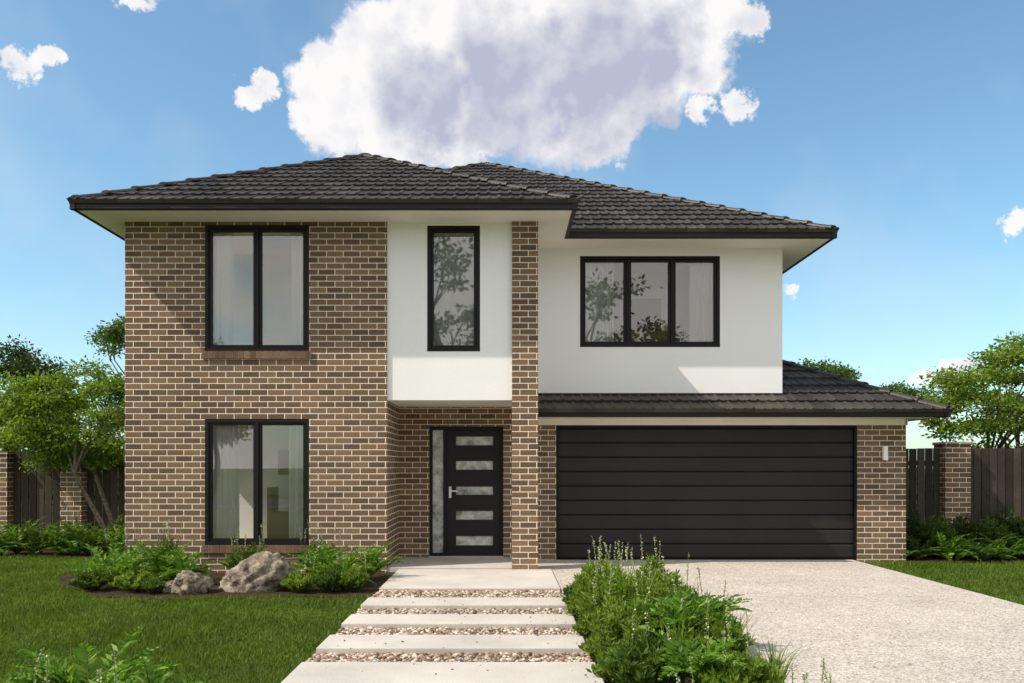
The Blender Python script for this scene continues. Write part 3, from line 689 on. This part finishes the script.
# ------------------------------------------------------------ FENCES
def fence(name,x0,x1,y,h):
    e=empty(name,(0,0,0)); bl=[]; x=x0
    while x<x1:
        w=.125; bl.append((x,min(x+w,x1),y-.012+random.uniform(-.003,.003),y+.012,-.05,h+random.uniform(-.008,.008))); x+=w+.016
    o=boxes('palings',bl,M_wood); o.parent=e
    o=boxes('rails',[(x0,x1,y+.02,y+.06,zz,zz+.08) for zz in (.3,h*.5,h-.3)],M_wood); o.parent=e
    o=boxes('posts',[(xx-.05,xx+.05,y+.065,y+.15,-.05,h-.05) for xx in np.arange(x0+.3,x1,2.0)],M_wood); o.parent=e
def pier(x0,x1,y0,y1,h):
    e=empty('brick_fence_pier'); o=boxes('shaft',[(x0,x1,y0,y1,-.1,h)],M_brick); o.parent=e
    o=boxes('cap',[(x0-.02,x1+.02,y0-.02,y1+.02,h,h+.05)],M_brick,bevel=.004); o.parent=e
fence('paling_fence',-8.86,-7.93,15.4,1.75); fence('paling_fence',-7.53,-5.42,15.4,1.75)
fence('paling_fence',-16,-9.26,15.4,1.75)
pier(-7.92,-7.54,15.2,15.58,1.60); pier(-9.25,-8.87,15.2,15.58,1.70)
fence('paling_fence',6.44,7.67,14.95,1.80); fence('paling_fence',8.13,16,14.95,1.80)
pier(7.68,8.12,14.75,15.15,1.86)

# ------------------------------------------------------------ SKY
sd=Vector((-1.85,-.72,2.15)).normalized()
w=bpy.data.worlds.new('World'); scene.world=w; w.use_nodes=True; nt=w.node_tree; nt.nodes.clear()
S=.15
out=N(nt,'ShaderNodeOutputWorld'); bg=N(nt,'ShaderNodeBackground'); bg.inputs[1].default_value=S
sky=N(nt,'ShaderNodeTexSky',sky_type='NISHITA'); sky.sun_disc=False
sky.sun_elevation=math.asin(sd.z); sky.sun_rotation=math.atan2(sd.x,sd.y)%(2*math.pi)
sky.air_density=1.0; sky.dust_density=.8; sky.ozone_density=1.2
tc=N(nt,'ShaderNodeTexCoord').outputs['Generated']
def vm(op,a,b=None,sc=None):
    n=N(nt,'ShaderNodeVectorMath',operation=op)
    for i,v in ((0,a),(1,b)):
        if v is None: continue
        if isinstance(v,(tuple,Vector)): n.inputs[i].default_value=tuple(v)
        else: L(nt,v,n.inputs[i])
    if sc is not None: n.inputs['Scale'].default_value=sc
    return n
main=[(408,88,78),(338,98,50),(480,55,92),(565,50,100),(655,38,78),(455,122,50),(600,108,48),(740,6,26)]
small=[(250,96,15),(264,84,13),(736,104,16),(700,112,14),(668,97,8),(22,66,16),(42,56,13),(930,378,15),(950,370,13),(1012,221,11),(790,292,9),(133,-2,13)]
def cdir(px,py): return Vector(((px-503)/850,1,(467-py)/850)).normalized()
dir_=vm('NORMALIZE',tc).outputs[0]
n1=noise(nt,dir_,9,2,.6); n2=noise(nt,dir_,30,6,.66)
w1=vm('SCALE',vm('SUBTRACT',n1.outputs['Color'],(.5,.5,.5)).outputs[0],None,.08).outputs[0]
w2=vm('SCALE',vm('SUBTRACT',n2.outputs['Color'],(.5,.5,.5)).outputs[0],None,.062).outputs[0]
def dens(p,bl,k=.12):
    cur=None
    for (x,y,r) in bl:
        d_=vm('DISTANCE',p,cdir(x,y)).outputs['Value']
        v=math_(nt,'MULTIPLY_ADD',d_,-850.0/r,1.0)
        cur=v if cur is None else math_(nt,'SMOOTH_MAX',cur,v,k)
    return cur
pm=vm('ADD',vm('ADD',dir_,w1).outputs[0],w2).outputs[0]
ps=vm('ADD',dir_,w2).outputs[0]
DM=dens(pm,main)
n4=noise(nt,dir_,70,5,.65)
DS=math_(nt,'MULTIPLY',math_(nt,'ADD',dens(ps,small,.25),math_(nt,'MULTIPLY_ADD',n4.outputs[0],1.5,-.75)),.50)
D0=math_(nt,'MAXIMUM',math_(nt,'ADD',DM,math_(nt,'MULTIPLY_ADD',n4.outputs[0],.16,-.08)),DS)
mask=N(nt,'ShaderNodeMapRange',interpolation_type='SMOOTHSTEP'); L(nt,D0,mask.inputs[0]); mask.inputs[1].default_value=-.03; mask.inputs[2].default_value=.20
po=vm('ADD',pm,(-.03,0,.012)).outputs[0]
D1=dens(po,[(400,95,66),(490,75,90),(590,55,100),(470,118,52)])
sh=N(nt,'ShaderNodeMapRange',interpolation_type='SMOOTHSTEP'); L(nt,D1,sh.inputs[0]); sh.inputs[1].default_value=.02; sh.inputs[2].default_value=.62
e1=noise(nt,dir_,15,4,.5); e2=noise(nt,vm('ADD',dir_,(-.012,0,.012)).outputs[0],15,4,.5)
emb=math_(nt,'MULTIPLY',math_(nt,'SUBTRACT',e2.outputs[0],e1.outputs[0]),2.2)
shf=math_(nt,'MULTIPLY',sh.outputs[0],math_(nt,'MULTIPLY_ADD',n1.outputs[0],1.0,.42,clamp=True))
shf=math_(nt,'ADD',shf,math_(nt,'ADD',emb,.03),clamp=True)
K=1/S
ccol=mixc(nt,shf,(1.0*K,.98*K,.97*K),(.50*K,.52*K,.65*K))
skyc=mixc(nt,1.0,sky.outputs[0],(1.02,1.27,1.24),'MULTIPLY')
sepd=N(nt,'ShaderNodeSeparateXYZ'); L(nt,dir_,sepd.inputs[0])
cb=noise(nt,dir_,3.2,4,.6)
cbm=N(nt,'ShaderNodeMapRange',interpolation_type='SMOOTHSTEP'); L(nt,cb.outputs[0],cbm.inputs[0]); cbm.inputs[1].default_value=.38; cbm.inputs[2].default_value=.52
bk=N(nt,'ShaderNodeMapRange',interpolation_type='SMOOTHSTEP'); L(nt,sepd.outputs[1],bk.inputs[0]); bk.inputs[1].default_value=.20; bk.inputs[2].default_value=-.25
skyc=mixc(nt,math_(nt,'MULTIPLY',cbm.outputs[0],bk.outputs[0]),skyc,(1.34*K,1.28*K,1.22*K))  # unseen bright clouds behind the camera, added as fill light for the facade
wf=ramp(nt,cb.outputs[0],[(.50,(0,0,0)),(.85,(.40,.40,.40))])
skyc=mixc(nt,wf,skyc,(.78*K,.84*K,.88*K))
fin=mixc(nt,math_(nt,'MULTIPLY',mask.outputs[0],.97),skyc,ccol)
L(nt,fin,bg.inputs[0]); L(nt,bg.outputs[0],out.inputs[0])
w.cycles.sampling_method='MANUAL'; w.cycles.sample_map_resolution=512
sl_=bpy.data.lights.new('sun','SUN'); sl_.energy=5.0; sl_.angle=math.radians(.5); sl_.color=(1,.91,.78)
so=bpy.data.objects.new('sun',sl_); col.objects.link(so); so.rotation_euler=(-sd).to_track_quat('-Z','Y').to_euler(); so.location=(-20,-10,30)

# ------------------------------------------------------------ CAMERA
cam=bpy.data.cameras.new('camera'); co=bpy.data.objects.new('camera',cam); col.objects.link(co)
co.location=(0,0,1.473); co.rotation_euler=(math.radians(90),0,0)
cam.sensor_width=36; cam.lens=850/1024*36; cam.shift_x=9/1024; cam.shift_y=(467-341.5)/1024
cam.clip_end=2000; cam.clip_start=.05; scene.camera=co
scene.view_settings.view_transform='Standard'; scene.view_settings.look='None'; scene.view_settings.exposure=0
